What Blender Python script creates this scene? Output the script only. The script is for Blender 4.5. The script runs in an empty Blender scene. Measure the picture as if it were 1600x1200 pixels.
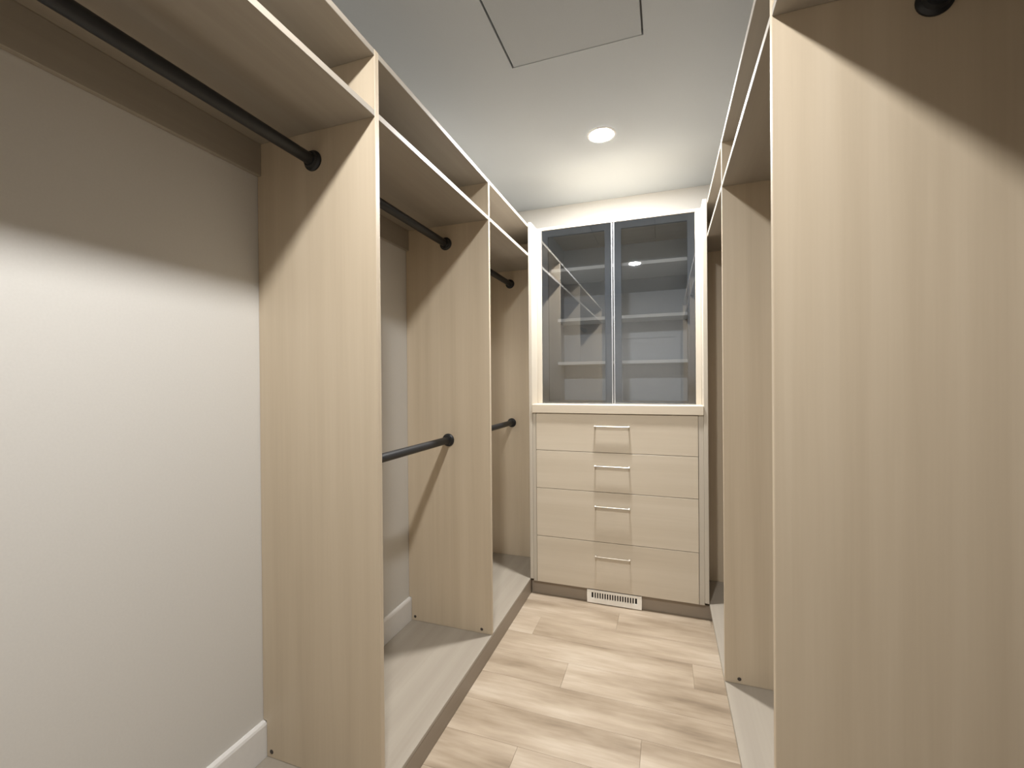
import bpy, bmesh, math, random
from mathutils import Vector, Matrix

random.seed(4)
SC = bpy.context.scene
COL = SC.collection

# ------------------------------------------------------------------ camera
CZ = 1.3762
F_PX, YAW, PITCH, ROLL = 685.5, 0.3355, -0.0042, -0.0083
cy, sy = math.cos(YAW), math.sin(YAW)
fw = Vector((-sy, cy, 0)); rt = Vector((cy, sy, 0)); up = Vector((0, 0, 1))
c, s = math.cos(PITCH), math.sin(PITCH)
fw2 = fw * c + up * s; up2 = up * c - fw * s
c, s = math.cos(ROLL), math.sin(ROLL)
rt3 = rt * c + up2 * s; up3 = up2 * c - rt * s
cam = bpy.data.cameras.new('camera')
cam.sensor_fit = 'HORIZONTAL'; cam.sensor_width = 36.0
cam.lens = F_PX / 1600 * 36.0
cam.clip_start = 0.02
camo = bpy.data.objects.new('camera', cam); COL.objects.link(camo)
m = Matrix((rt3, up3, -fw2)).transposed().to_4x4()
m.translation = Vector((0, 0, CZ))
camo.matrix_world = m
SC.camera = camo

# ------------------------------------------------------------------ world, exposure
w = bpy.data.worlds.new('world'); SC.world = w; w.use_nodes = True
w.node_tree.nodes['Background'].inputs[0].default_value = (0.9, 0.9, 1, 1)
w.node_tree.nodes['Background'].inputs[1].default_value = 0.0
SC.view_settings.view_transform = 'Standard'
SC.view_settings.look = 'None'
SC.view_settings.exposure = 0.0
SC.view_settings.gamma = 1.0
SC.view_settings.use_curve_mapping = False
LAMP_POWER = (1850.0, 1270.0)   # emission strength of the two round light lenses, far and near
LAMP_COL = (1.0, 0.99, 0.98, 1)

# ------------------------------------------------------------------ dimensions (metres)
XL, WL, XR, WR = -0.833, -1.314, 0.232, 0.712
YFR, YEND, YW = -1.35, 3.05, 3.37
ZC, ZT, ZS, ZK = 2.749, 2.40, 2.203, 0.10
T = 0.02
YA, YB, YD, YE, Y0 = 1.136, 2.048, 1.130, 2.046, -0.55     # near faces of the uprights
YC = 2.721                                                  # front of the cabinet at the end
YDOOR = 2.855
LX, LY1, LY2 = -0.325, 2.478, 0.40

# ------------------------------------------------------------------ materials
def new_mat(name):
    mt = bpy.data.materials.new(name); mt.use_nodes = True
    nt = mt.node_tree; b = nt.nodes['Principled BSDF']
    return mt, nt, b

def plain(name, col, rough=0.5, metal=0.0, bump=0.0, scale=60.0, spec=0.5):
    mt, nt, b = new_mat(name)
    tc = nt.nodes.new('ShaderNodeTexCoord'); nz = nt.nodes.new('ShaderNodeTexNoise')
    nz.inputs['Scale'].default_value = scale; nz.inputs['Detail'].default_value = 4
    nt.links.new(tc.outputs['Object'], nz.inputs['Vector'])
    rp = nt.nodes.new('ShaderNodeValToRGB')
    rp.color_ramp.elements[0].color = [x * 0.96 for x in col] + [1]
    rp.color_ramp.elements[1].color = [min(1, x * 1.03) for x in col] + [1]
    nt.links.new(nz.outputs['Fac'], rp.inputs['Fac'])
    nt.links.new(rp.outputs['Color'], b.inputs['Base Color'])
    b.inputs['Roughness'].default_value = rough; b.inputs['Metallic'].default_value = metal
    b.inputs['Specular IOR Level'].default_value = spec
    if bump:
        bp = nt.nodes.new('ShaderNodeBump'); bp.inputs['Strength'].default_value = bump
        bp.inputs['Distance'].default_value = 0.002
        nt.links.new(nz.outputs['Fac'], bp.inputs['Height']); nt.links.new(bp.outputs['Normal'], b.inputs['Normal'])
    return mt

def wood(name, axis, cols, across=14.0, along=0.5, rough=0.42, contrast=(0.3, 0.7)):
    """laminate with long soft grain running along one axis"""
    mt, nt, b = new_mat(name)
    tc = nt.nodes.new('ShaderNodeTexCoord'); oi = nt.nodes.new('ShaderNodeObjectInfo')
    ad = nt.nodes.new('ShaderNodeVectorMath'); ad.operation = 'ADD'
    ml = nt.nodes.new('ShaderNodeVectorMath'); ml.operation = 'SCALE'; ml.inputs['Scale'].default_value = 17.3
    cb = nt.nodes.new('ShaderNodeCombineXYZ')
    for k in range(3): nt.links.new(oi.outputs['Random'], cb.inputs[k])
    nt.links.new(cb.outputs[0], ml.inputs[0])
    nt.links.new(tc.outputs['Object'], ad.inputs[0]); nt.links.new(ml.outputs[0], ad.inputs[1])
    mp = nt.nodes.new('ShaderNodeMapping')
    sc = [across] * 3; sc[axis] = along
    mp.inputs['Scale'].default_value = sc
    nt.links.new(ad.outputs[0], mp.inputs['Vector'])
    n1 = nt.nodes.new('ShaderNodeTexNoise'); n1.inputs['Scale'].default_value = 1.0
    n1.inputs['Detail'].default_value = 5; n1.inputs['Roughness'].default_value = 0.55
    nt.links.new(mp.outputs[0], n1.inputs['Vector'])
    mp2 = nt.nodes.new('ShaderNodeMapping'); sc2 = [across * 9] * 3; sc2[axis] = along * 4
    mp2.inputs['Scale'].default_value = sc2
    nt.links.new(ad.outputs[0], mp2.inputs['Vector'])
    n2 = nt.nodes.new('ShaderNodeTexNoise'); n2.inputs['Scale'].default_value = 1.0; n2.inputs['Detail'].default_value = 3
    nt.links.new(mp2.outputs[0], n2.inputs['Vector'])
    mx = nt.nodes.new('ShaderNodeMath'); mx.operation = 'MULTIPLY_ADD'
    mx.inputs[1].default_value = 0.15
    nt.links.new(n2.outputs['Fac'], mx.inputs[0])
    m3 = nt.nodes.new('ShaderNodeMath'); m3.operation = 'MULTIPLY'; m3.inputs[1].default_value = 0.85
    nt.links.new(n1.outputs['Fac'], m3.inputs[0]); nt.links.new(m3.outputs[0], mx.inputs[2])
    rp = nt.nodes.new('ShaderNodeValToRGB')
    el = rp.color_ramp.elements
    el[0].position = contrast[0]; el[0].color = list(cols[0]) + [1]
    el[1].position = contrast[1]; el[1].color = list(cols[-1]) + [1]
    for i, cc in enumerate(cols[1:-1]):
        e = el.new(contrast[0] + (contrast[1] - contrast[0]) * (i + 1) / (len(cols) - 1)); e.color = list(cc) + [1]
    nt.links.new(mx.outputs[0], rp.inputs['Fac'])
    nt.links.new(rp.outputs['Color'], b.inputs['Base Color'])
    b.inputs['Roughness'].default_value = rough
    bp = nt.nodes.new('ShaderNodeBump'); bp.inputs['Strength'].default_value = 0.06; bp.inputs['Distance'].default_value = 0.001
    nt.links.new(n2.outputs['Fac'], bp.inputs['Height']); nt.links.new(bp.outputs['Normal'], b.inputs['Normal'])
    return mt

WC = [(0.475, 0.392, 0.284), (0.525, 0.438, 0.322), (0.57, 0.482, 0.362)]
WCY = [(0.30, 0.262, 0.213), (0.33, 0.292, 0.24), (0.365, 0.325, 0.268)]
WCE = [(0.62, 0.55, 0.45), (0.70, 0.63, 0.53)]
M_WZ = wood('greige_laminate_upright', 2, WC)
M_WY = wood('greige_laminate_board_shaded', 1, WCY)  # same laminate, darkened so shelf undersides look shaded and bounce less
WCX = [(0.54, 0.47, 0.37), (0.585, 0.515, 0.41), (0.63, 0.56, 0.455)]
M_WZP = wood('overexposed_laminate_upright', 2, [(0.47, 0.425, 0.35), (0.52, 0.47, 0.395)])  # laminate paled: overexposed look of gables and fillers put into the colour
M_WX = wood('greige_laminate_front', 0, WCX, across=11)
FC = [(0.21, 0.158, 0.108), (0.335, 0.263, 0.186), (0.435, 0.352, 0.262), (0.54, 0.46, 0.36)]
M_KICK = wood('greige_laminate_plinth_shaded', 1, [(0.25, 0.205, 0.155), (0.29, 0.24, 0.185)])  # same laminate with the plinth's shade mixed into its colour
M_KICKX = wood('greige_laminate_plinth_end_shaded', 0, [(0.27, 0.225, 0.175), (0.31, 0.26, 0.205)])  # shade below the drawers painted in as a darker laminate tone
M_FLOOR = wood('vinyl_plank', 0, FC, across=8.0, along=1.7, rough=0.38, contrast=(0.30, 0.68))
M_WALL = plain('white_wall_paint', (0.65, 0.632, 0.592), 0.75, bump=0.05, scale=180)
M_WALLR = plain('bounce_dimming_wall_taupe', (0.16, 0.14, 0.125), 0.8, bump=0.05, scale=180)  # invented dark tone on the unseen right wall, dims bounce light
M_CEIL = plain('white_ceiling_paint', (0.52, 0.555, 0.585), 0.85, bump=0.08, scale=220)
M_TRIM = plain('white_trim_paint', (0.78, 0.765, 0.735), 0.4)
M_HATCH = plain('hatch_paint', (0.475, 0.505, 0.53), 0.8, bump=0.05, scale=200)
M_SEAM = plain('dark_seam', (0.30, 0.30, 0.30), 0.8)
M_ROD = plain('black_rod_metal', (0.009, 0.010, 0.012), 0.45, 0.0)
M_SCREW = plain('dark_screw_cap', (0.06, 0.05, 0.045), 0.5, 0.3)
M_NICKEL = plain('brushed_nickel', (0.55, 0.51, 0.44), 0.35, 0.9, scale=200)
M_ALU = plain('grey_anodised_frame', (0.20, 0.225, 0.26), 0.45, 0.2)
M_EDGE = plain('pale_aluminium_edge', (0.62, 0.64, 0.67), 0.4, 0.6)
M_INT = plain('grey_cabinet_lining', (0.56, 0.59, 0.62), 0.6)
M_SHELF = plain('white_shelf_board', (0.92, 0.92, 0.90), 0.45)
M_VENT = plain('cream_metal_register', (0.90, 0.87, 0.80), 0.4)
M_DARK = plain('dark_duct', (0.02, 0.018, 0.016), 0.9)
M_SUB = plain('subfloor', (0.12, 0.09, 0.065), 0.9)
M_RING = plain('white_light_trim', (0.85, 0.85, 0.84), 0.5)

def emission(name, col, strength):
    mt = bpy.data.materials.new(name); mt.use_nodes = True
    nt = mt.node_tree; nt.nodes.clear()
    o = nt.nodes.new('ShaderNodeOutputMaterial'); e = nt.nodes.new('ShaderNodeEmission')
    e.inputs[0].default_value = col; e.inputs[1].default_value = strength
    nt.links.new(e.outputs[0], o.inputs[0])
    return mt
M_LENS = [emission('glowing_light_lens', LAMP_COL, p) for p in LAMP_POWER]

def glass(name):
    mt = bpy.data.materials.new(name); mt.use_nodes = True
    nt = mt.node_tree; nt.nodes.clear()
    o = nt.nodes.new('ShaderNodeOutputMaterial')
    tr = nt.nodes.new('ShaderNodeBsdfTransparent'); tr.inputs[0].default_value = (0.955, 0.97, 0.985, 1)
    gl = nt.nodes.new('ShaderNodeBsdfGlossy'); gl.inputs[0].default_value = (1, 1, 1, 1); gl.inputs['Roughness'].default_value = 0.012
    fr = nt.nodes.new('ShaderNodeFresnel'); fr.inputs[0].default_value = 1.95
    mx = nt.nodes.new('ShaderNodeMixShader')
    nt.links.new(fr.outputs[0], mx.inputs[0]); nt.links.new(tr.outputs[0], mx.inputs[1]); nt.links.new(gl.outputs[0], mx.inputs[2])
    nt.links.new(mx.outputs[0], o.inputs[0])
    return mt
M_GLASS = glass('grey_tinted_glass')

# ------------------------------------------------------------------ helpers
def link(name, bm, mat, origin, parent=None, smooth=False):
    me = bpy.data.meshes.new(name)
    bmesh.ops.recalc_face_normals(bm, faces=bm.faces)
    bm.to_mesh(me); bm.free()
    if smooth:
        for p in me.polygons: p.use_smooth = True
    mats = mat if isinstance(mat, (list, tuple)) else [mat]
    for q in mats: me.materials.append(q)
    o = bpy.data.objects.new(name, me); COL.objects.link(o)
    o.location = Vector(origin)
    if parent is not None:
        o.parent = parent
        pw = parent['_w'] if '_w' in parent else (0, 0, 0)
        o.location = Vector(origin) - Vector(pw)
    o['_w'] = list(origin)
    return o

def bevel(bm, r, seg=1):
    if r: bmesh.ops.bevel(bm, geom=list(bm.edges), offset=r, segments=seg, affect='EDGES', profile=0.5)

def box(name, lo, hi, mat, parent=None, bev=0.0012, seg=1):
    bm = bmesh.new()
    ctr = [(a + b) / 2 for a, b in zip(lo, hi)]
    bmesh.ops.create_cube(bm, size=1)
    for v in bm.verts: v.co = Vector([v.co[i] * (hi[i] - lo[i]) for i in range(3)])
    bevel(bm, bev, seg)
    return link(name, bm, mat, ctr, parent)

def add_box(bm, lo, hi, ctr, bev=0.0):
    t = bmesh.new(); bmesh.ops.create_cube(t, size=1)
    for v in t.verts: v.co = Vector([(lo[i] + hi[i]) / 2 - ctr[i] + v.co[i] * (hi[i] - lo[i]) for i in range(3)])
    bevel(t, bev)
    me = bpy.data.meshes.new('tmp'); t.to_mesh(me); t.free(); bm.from_mesh(me); bpy.data.meshes.remove(me)

def prism(name, pts, axis, a, b, mat, parent=None, bev=0.0012):
    """polygon pts in the two other axes, extruded from a to b along axis"""
    oth = [i for i in range(3) if i != axis]
    ctr = [0, 0, 0]; ctr[axis] = (a + b) / 2
    for k, i in enumerate(oth): ctr[i] = (min(p[k] for p in pts) + max(p[k] for p in pts)) / 2
    bm = bmesh.new(); rings = []
    for e in (a, b):
        r = []
        for p in pts:
            co = [0, 0, 0]; co[axis] = e - ctr[axis]
            for k, i in enumerate(oth): co[i] = p[k] - ctr[i]
            r.append(bm.verts.new(co))
        rings.append(r)
    bm.faces.new(rings[0]); bm.faces.new(rings[1])
    n = len(pts)
    for i in range(n): bm.faces.new((rings[0][i], rings[0][(i + 1) % n], rings[1][(i + 1) % n], rings[1][i]))
    bmesh.ops.recalc_face_normals(bm, faces=bm.faces)
    bevel(bm, bev)
    return link(name, bm, mat, ctr, parent)

def lathe(name, prof, axis, origin, mat, parent=None, n=32, smooth=True):
    """prof: (radius, offset along axis) pairs"""
    bm = bmesh.new(); rings = []
    o = [i for i in range(3) if i != axis]
    for r, h in prof:
        ring = []
        if r < 1e-6:
            co = [0, 0, 0]; co[axis] = h; ring = [bm.verts.new(co)]
        else:
            for k in range(n):
                co = [0, 0, 0]; co[axis] = h
                co[o[0]] = r * math.cos(2 * math.pi * k / n); co[o[1]] = r * math.sin(2 * math.pi * k / n)
                ring.append(bm.verts.new(co))
        rings.append(ring)
    for A, B in zip(rings, rings[1:]):
        for k in range(n):
            if len(A) == 1 and len(B) == 1: continue
            if len(A) == 1: bm.faces.new((A[0], B[k], B[(k + 1) % n]))
            elif len(B) == 1: bm.faces.new((A[k], A[(k + 1) % n], B[0]))
            else: bm.faces.new((A[k], A[(k + 1) % n], B[(k + 1) % n], B[k]))
    ob = link(name, bm, mat, origin, parent, smooth)
    if smooth:
        try: ob.data.set_sharp_from_angle(angle=math.radians(40))
        except Exception: pass
    return ob

def thing(name, label, cat, loc, group=None):
    o = bpy.data.objects.new(name, None); COL.objects.link(o)
    o.location = loc; o['_w'] = list(loc); o.empty_display_size = 0.1
    o['label'] = label; o['category'] = cat
    if group: o['group'] = group
    return o

def struct(o):
    o['kind'] = 'structure'; return o

# ------------------------------------------------------------------ room shell
fl = struct(box('floor', (WL - 0.1, YFR - 0.1, -0.1), (WR + 0.1, YW + 0.1, -0.008), M_SUB, bev=0))
struct(box('wall_left', (WL - 0.1, YFR - 0.1, -0.008), (WL, YW + 0.1, ZC), M_WALL, bev=0))
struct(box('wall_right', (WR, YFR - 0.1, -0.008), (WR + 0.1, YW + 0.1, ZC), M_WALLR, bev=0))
struct(box('wall_back', (WL, YW, -0.008), (WR, YW + 0.1, ZC), M_WALL, bev=0))
# front wall (behind the viewpoint) with a door opening
DX0, DX1, DZ = -0.80, 0.16, 2.05
bm = bmesh.new(); cc = (0, YFR - 0.05, 1.4)
add_box(bm, (WL, YFR - 0.1, -0.008), (DX0, YFR, ZC), cc)
add_box(bm, (DX1, YFR - 0.1, -0.008), (WR, YFR, ZC), cc)
add_box(bm, (DX0, YFR - 0.1, DZ), (DX1, YFR, ZC), cc)
struct(link('wall_front', bm, M_WALL, cc))

# ceiling with an opening for the hatch
HX0, HX1, HY0, HY1 = -0.622, -0.0715, 1.26, 1.823
bm = bmesh.new(); cc = (0, 1, ZC + 0.05)
X0, X1, Ya, Yb = WL - 0.1, WR + 0.1, YFR - 0.1, YW + 0.1
add_box(bm, (X0, Ya, ZC), (HX0, Yb, ZC + 0.1), cc)
add_box(bm, (HX1, Ya, ZC), (X1, Yb, ZC + 0.1), cc)
add_box(bm, (HX0, Ya, ZC), (HX1, HY0, ZC + 0.1), cc)
add_box(bm, (HX0, HY1, ZC), (HX1, Yb, ZC + 0.1), cc)
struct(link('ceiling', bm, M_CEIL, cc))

# floor planks, laid across the aisle
PW, PL = 0.182, 1.22
y = YFR; row = 0
offs = [0.0, 0.43, 0.86, 0.21, 0.62, 1.05, 0.33, 0.78]
meshes = {}
while y < YW - 1e-4:
    y1 = min(y + PW, YW)
    x = WL - PL + offs[row % len(offs)] * 1.0
    while x < WR - 1e-4:
        a, b = max(x, WL), min(x + PL, WR)
        if b - a > 0.02 and y1 - y > 0.02:
            g = 0.0003
            key = (round(b - a, 3), round(y1 - y, 3))
            ctr = ((a + b) / 2, (y + y1) / 2, -0.004)
            if key in meshes:
                o = bpy.data.objects.new('plank', meshes[key]); COL.objects.link(o); o.parent = fl
                o.location = Vector(ctr) - Vector(fl['_w'])
            else:
                o = box('plank', (a + g, y + g, -0.008), (b - g, y1 - g, 0), M_FLOOR, fl, bev=0.0005)
                meshes[key] = o.data
        x += PL
    y += PW; row += 1

# baseboards
def base_profile(sign):
    t = 0.015 * sign
    return t
def baseboard(name, x, sgn, ya, yb):
    t = 0.015
    pts = [(x, 0.001), (x + sgn * t, 0.001), (x + sgn * t, 0.208), (x + sgn * (t - 0.003), 0.216), (x + sgn * 0.006, 0.221), (x, 0.221)]
    return struct(prism(name, pts, 1, ya, yb, M_TRIM, bev=0))
baseboard('baseboard_left', WL, 1, YFR + 0.001, YW - 0.001)
baseboard('baseboard_right', WR, -1, YFR + 0.001, YW - 0.001)

# door behind the viewpoint (only met as a reflection in the cabinet glass)
dr = struct(box('door_1', (DX0 + 0.0125, YFR - 0.04, 0.004), (DX1 - 0.0125, YFR - 0.001, DZ - 0.0125), M_TRIM, bev=0.002))
for zz0, zz1 in ((0.22, 0.95), (1.10, 1.90)):
    box('door_panel', (DX0 + 0.14, YFR - 0.002, zz0), (DX1 - 0.14, YFR + 0.004, zz1), M_TRIM, dr, bev=0.004)
lathe('door_knob', [(0, 0.06), (0.02, 0.058), (0.027, 0.045), (0.022, 0.028), (0.010, 0.02), (0.010, 0.006), (0.03, 0.006), (0.03, 0.0), (0, 0)],
      1, (DX1 - 0.09, YFR - 0.001, 0.96), M_NICKEL, dr)
bm = bmesh.new(); cc = ((DX0 + DX1) / 2, YFR, 1.0)
add_box(bm, (DX0 - 0.07, YFR + 0.0005, 0.0005), (DX0 + 0.012, YFR + 0.018, DZ + 0.07), cc, 0.002)
add_box(bm, (DX1 - 0.012, YFR + 0.0005, 0.0005), (DX1 + 0.07, YFR + 0.018, DZ + 0.07), cc, 0.002)
add_box(bm, (DX0 + 0.013, YFR + 0.0005, DZ - 0.012), (DX1 - 0.013, YFR + 0.018, DZ + 0.07), cc, 0.002)
struct(link('trim_1', bm, M_TRIM, cc))

# ------------------------------------------------------------------ ceiling hatch and lights
h = thing('ceiling_hatch', 'square white access hatch set into the ceiling, outlined by a thin dark seam', 'hatch', ((HX0 + HX1) / 2, (HY0 + HY1) / 2, ZC))
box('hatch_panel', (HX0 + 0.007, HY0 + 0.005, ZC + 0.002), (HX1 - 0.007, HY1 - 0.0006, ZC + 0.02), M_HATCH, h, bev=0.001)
bm = bmesh.new(); cc = ((HX0 + HX1) / 2, (HY0 + HY1) / 2, ZC + 0.03)
add_box(bm, (HX0 + 0.001, HY0 + 0.001, ZC + 0.0205), (HX1 - 0.001, HY1 - 0.001, ZC + 0.03), cc)
link('hatch_stop', bm, M_SEAM, cc, h)

def downlight(k, y, label):
    t = thing('ceiling_light', label, 'light', (LX, y, ZC))
    lathe('trim_ring', [(0.063, -0.003), (0.071, -0.005), (0.078, -0.003), (0.080, -0.0005), (0.063, -0.0005)], 2, (LX, y, ZC), M_RING, t, n=48)
    lathe('lens', [(0, -0.0075), (0.025, -0.0072), (0.047, -0.006), (0.059, -0.004), (0.062, -0.001), (0, -0.001)], 2, (LX, y, ZC), M_LENS[k], t, n=40)
    return t
downlight(0, LY1, 'glowing round recessed ceiling light in front of the glass door cabinet')
downlight(1, LY2, 'ceiling light over the viewpoint, seen only as a reflection in the glass door')

# ------------------------------------------------------------------ open wardrobes
def flange_and_rod(parent, x, y0, y1, z):
    r = lathe('hanging_rod', [(0, y0 + 0.0015 - (y0 + y1) / 2), (0.0185, y0 + 0.0015 - (y0 + y1) / 2), (0.0185, y1 - 0.0015 - (y0 + y1) / 2), (0, y1 - 0.0015 - (y0 + y1) / 2)],
              1, (x, (y0 + y1) / 2, z), M_ROD, parent, n=28)
    for yy, sg in ((y0, 1), (y1, -1)):
        lathe('rod_flange', [(0.019, sg * 0.020), (0.0235, sg * 0.019), (0.026, sg * 0.010), (0.030, sg * 0.008), (0.033, sg * 0.005), (0.033, sg * 0.0006), (0.019, sg * 0.0006)],
              1, (x, yy, z), M_ROD, r, n=28)
    return r

def wardrobe(side, label, ups, rods_low, rod_x, rod_z):
    sg = 1 if side == 'left' else -1           # direction from wall into the room
    wx = WL if side == 'left' else WR
    fx = XL if side == 'left' else XR
    back = wx + sg * 0.001
    t = thing('open_wardrobe', label, 'wardrobe', ((wx + fx) / 2, (ups[0] + ups[-1]) / 2, 0))
    def bx(name, xa, xb, ya, yb, za, zb, mat, bev=0.0012, par=None):
        return box(name, (min(xa, xb), ya, za), (max(xa, xb), yb, zb), mat, par or t, bev)
    nb = wx + sg * 0.0165
    for yy in ups:
        pts = [(nb, ZK + 0.0005), (fx, ZK + 0.0005), (fx, ZT), (back, ZT), (back, 0.2225), (nb, 0.2225)]
        up_ = prism('upright_panel', pts, 1, yy, yy + T, M_WZ, t)
    for i in range(len(ups) - 1):
        ya, yb = ups[i] + T + 0.0003, ups[i + 1] - 0.0003
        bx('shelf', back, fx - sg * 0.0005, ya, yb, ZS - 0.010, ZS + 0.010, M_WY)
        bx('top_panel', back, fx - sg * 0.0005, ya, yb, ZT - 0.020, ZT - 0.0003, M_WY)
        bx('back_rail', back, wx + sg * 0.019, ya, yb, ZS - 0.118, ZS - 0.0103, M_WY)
        flange_and_rod(t, rod_x, ya, yb, rod_z)
        if i in rods_low: flange_and_rod(t, rod_x + 0.005, ya, yb, 1.078)
    # plinth: bottom board and toe kick
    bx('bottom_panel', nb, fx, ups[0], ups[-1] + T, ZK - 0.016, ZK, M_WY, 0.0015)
    kx = fx - sg * (0.0005 if side == 'left' else 0.05)
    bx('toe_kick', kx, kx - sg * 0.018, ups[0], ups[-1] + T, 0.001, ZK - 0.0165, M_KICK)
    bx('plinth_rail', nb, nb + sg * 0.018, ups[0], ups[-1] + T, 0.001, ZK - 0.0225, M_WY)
    # cap screws low on each near face
    for yy in ups[1:-1]:
        for xx in (fx - sg * 0.055, wx + sg * 0.038):
            lathe('screw_cap', [(0, -0.0018), (0.003, -0.0022), (0.0055, -0.002), (0.0075, -0.0005), (0.0075, 0.0), (0, 0)], 1,
                  (xx, yy - 0.0002, ZK + 0.021), M_SCREW, t, n=16)
    return t

wardrobe('left', 'open greige laminate wardrobe along the left wall, with low black rods in its far bays',
         [Y0, YA, YB, YEND], (1, 2), -1.072, 2.098)
wardrobe('right', 'open greige laminate wardrobe along the right wall, its nearest upright filling the right side',
         [Y0, YD, YE, YEND], (), 0.522, 2.145)

# ------------------------------------------------------------------ cabinet at the end of the aisle
GL, GR = -0.811, 0.208
cab = thing('linen_cabinet', 'tall built-in cabinet at the end of the aisle, two grey glass doors above four drawers', 'cabinet', ((GL + GR) / 2, 2.95, 0))
CB = YW - 0.004
box('gable_panel', (XL + 0.001, YC, ZK + 0.002), (GL, CB, ZT + 0.0085), M_WZP, cab)
box('gable_panel', (GR, YC, ZK + 0.002), (XR - 0.001, CB, ZT + 0.0085), M_WZP, cab)
# upper fillers and top
UX0, UX1 = -0.778, 0.176
box('filler_strip', (GL + 0.0005, YDOOR - 0.002, 1.2325), (UX0, YDOOR + 0.018, 2.408), M_WZP, cab)
box('filler_strip', (UX1, YDOOR - 0.002, 1.2325), (GR - 0.0005, YDOOR + 0.018, 2.408), M_WZP, cab)
box('top_panel', (UX0 + 0.0005, YDOOR - 0.002, 2.390), (UX1 - 0.0005, CB, 2.408), M_WX, cab)
# counter ledge
box('ledge', (GL + 0.0005, YC - 0.009, 1.178), (GR - 0.0005, CB, 1.232), M_WX, cab, bev=0.002)
# lining of the glass part
LXa, LXb, YBKP = -0.735, 0.150, 3.35
box('lining_side', (LXa - 0.030, YDOOR + 0.026, 1.2325), (LXa, YBKP, 2.3895), M_INT, cab)
box('lining_side', (LXb, YDOOR + 0.026, 1.2325), (LXb + 0.020, YBKP, 2.3895), M_INT, cab)
box('back_panel', (LXa - 0.030, YBKP + 0.0005, 1.2325), (LXb + 0.020, CB, 2.3895), M_INT, cab)
for z, yf in ((2.139, 2.95), (1.822, 3.13), (1.509, 3.13)):
    box('cabinet_shelf', (LXa + 0.0005, yf, z - 0.011), (LXb - 0.0005, YBKP - 0.0005, z + 0.011), M_SHELF, cab)

def glass_door(x0, x1, meet):
    z0, z1 = 1.2335, 2.388
    y0 = YDOOR
    fw_ = 0.042
    d = box('glass_door', (x0, y0, z0), (x1, y0 + 0.004, z1), M_GLASS, cab, bev=0)
    ctr = ((x0 + x1) / 2, y0 + 0.014, (z0 + z1) / 2)
    bm = bmesh.new(); ya, yb = y0 + 0.0045, y0 + 0.024
    add_box(bm, (x0, ya, z0), (x0 + fw_, yb, z1), ctr, 0.0008)
    add_box(bm, (x1 - fw_, ya, z0), (x1, yb, z1), ctr, 0.0008)
    add_box(bm, (x0 + fw_, ya, z1 - fw_), (x1 - fw_, yb, z1), ctr, 0.0008)
    add_box(bm, (x0 + fw_, ya, z0), (x1 - fw_, yb, z0 + 0.012), ctr, 0.0008)
    link('door_frame', bm, M_ALU, ctr, d)
    if meet == 'right': e0, e1 = x1 + 0.0004, x1 + 0.0054
    else: e0, e1 = x0 - 0.0054, x0 - 0.0004
    e = box('edge_strip', (e0, y0 - 0.001, z0), (e1, y0 + 0.024, z1), M_EDGE, d, bev=0.001)
    e['label'] = 'pale metal edge strip where the doors meet'
    return d
MID = (UX0 + UX1) / 2 - 0.008
glass_door(UX0 + 0.002, MID - 0.0095, 'right')
glass_door(MID + 0.0095, UX1 - 0.002, 'left')

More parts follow.
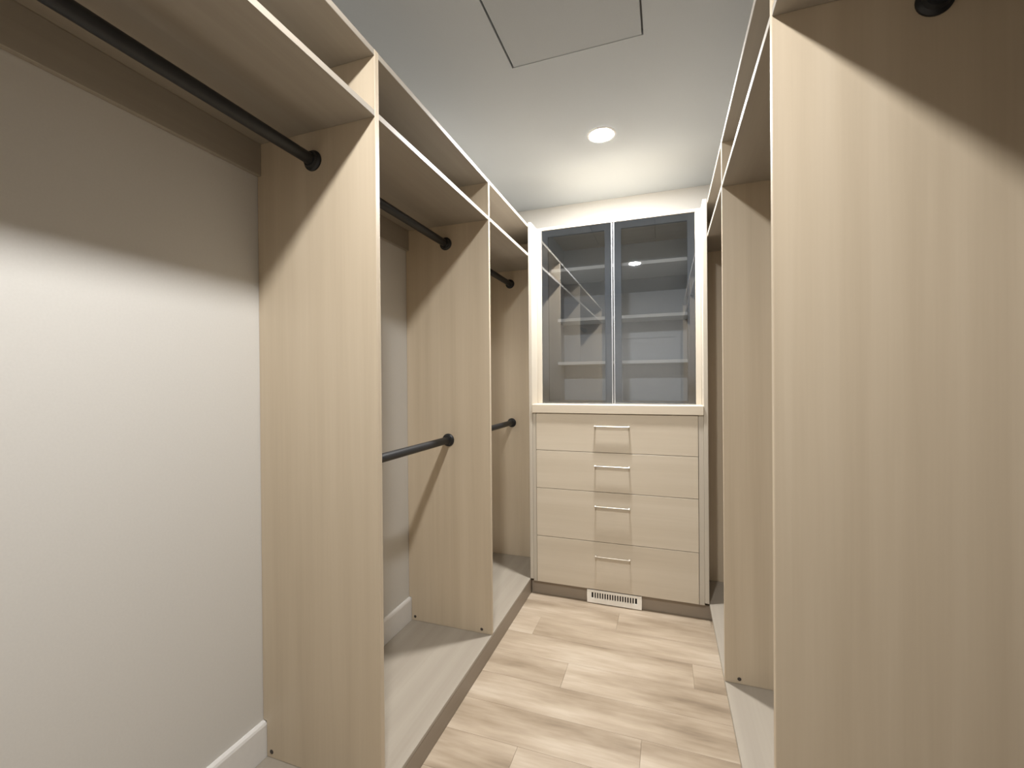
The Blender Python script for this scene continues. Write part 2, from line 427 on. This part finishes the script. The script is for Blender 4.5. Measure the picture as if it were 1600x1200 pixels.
# drawers
QX0, QX1 = -0.7865, 0.1775
box('filler_strip', (GL + 0.0005, YC + 0.004, 0.089), (QX0 - 0.002, YC + 0.022, 1.1775), M_WZP, cab)
box('filler_strip', (QX1 + 0.002, YC + 0.004, 0.089), (GR - 0.0005, YC + 0.022, 1.1775), M_WZP, cab)
zz = [1.1755, 0.9385, 0.6955, 0.387, 0.089]
for i in range(4):
    d = box('drawer', (QX0, YC + 0.002, zz[i + 1] + 0.0015), (QX1, YC + 0.021, zz[i] - 0.0015), M_WX, cab, bev=0.001)
    hz = zz[i] - (0.076, 0.083, 0.088, 0.087)[i]
    hx0, hx1 = -0.413, -0.203
    bm = bmesh.new(); ctr = ((hx0 + hx1) / 2, YC - 0.01, hz)
    yo = YC - 0.024
    add_box(bm, (hx0, yo, hz - 0.004), (hx1, yo + 0.010, hz + 0.004), ctr, 0.001)
    add_box(bm, (hx0, yo + 0.0095, hz - 0.005), (hx0 + 0.009, YC + 0.0018, hz + 0.005), ctr, 0.001)
    add_box(bm, (hx1 - 0.009, yo + 0.0095, hz - 0.005), (hx1, YC + 0.0018, hz + 0.005), ctr, 0.001)
    hh = link('handle', bm, M_NICKEL, ctr, d); hh['label'] = 'brushed metal bar handle'
# carcass behind the drawers, and toe kick
box('carcass', (GL + 0.0005, YC + 0.0445, 0.091), (GR - 0.0005, CB, 1.1775), M_WX, cab)
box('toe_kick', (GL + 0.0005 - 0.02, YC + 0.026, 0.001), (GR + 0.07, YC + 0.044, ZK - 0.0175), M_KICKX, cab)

# ------------------------------------------------------------------ register in the toe kick
VX0, VX1 = -0.467, -0.139
vt = thing('floor_register', 'cream slotted heating register in the toe kick under the drawers', 'vent', ((VX0 + VX1) / 2, YC + 0.02, 0))
va, vb = YC + 0.004, YC + 0.014
vz0, vz1 = 0.004, 0.0835
sx0, sx1, sz0, sz1 = VX0 + 0.028, VX1 - 0.028, 0.034, 0.069
bm = bmesh.new(); cc = ((VX0 + VX1) / 2, YC + 0.01, 0.044)
add_box(bm, (VX0, va, vz0), (VX1, vb, sz0), cc, 0.0015)
add_box(bm, (VX0, va, sz1), (VX1, vb, vz1), cc, 0.0015)
add_box(bm, (VX0, va, sz0), (sx0, vb, sz1), cc)
add_box(bm, (sx1, va, sz0), (VX1, vb, sz1), cc)
add_box(bm, (VX0, vb, vz0), (VX0 + 0.006, YC + 0.0255, vz1), cc)
add_box(bm, (VX1 - 0.006, vb, vz0), (VX1, YC + 0.0255, vz1), cc)
link('face_plate', bm, M_VENT, cc, vt)
N = 18; st = (sx1 - sx0) / N
louv = None
for k in range(1, N):
    xx = sx0 + st * k
    if louv is None:
        louv = box('louver', (xx - 0.0035, va + 0.0005, sz0 - 0.001), (xx + 0.0035, vb + 0.004, sz1 + 0.001), M_VENT, vt, bev=0)
        base = louv.location.copy()
    else:
        o = louv.copy(); COL.objects.link(o); o.parent = vt; o.location = base + Vector((st * (k - 1), 0, 0))
box('duct_back', (VX0 + 0.007, YC + 0.0205, vz0 + 0.002), (VX1 - 0.007, YC + 0.0255, vz1 - 0.002), M_DARK, vt, bev=0)

for o in bpy.data.objects:
    if '_w' in o: del o['_w']
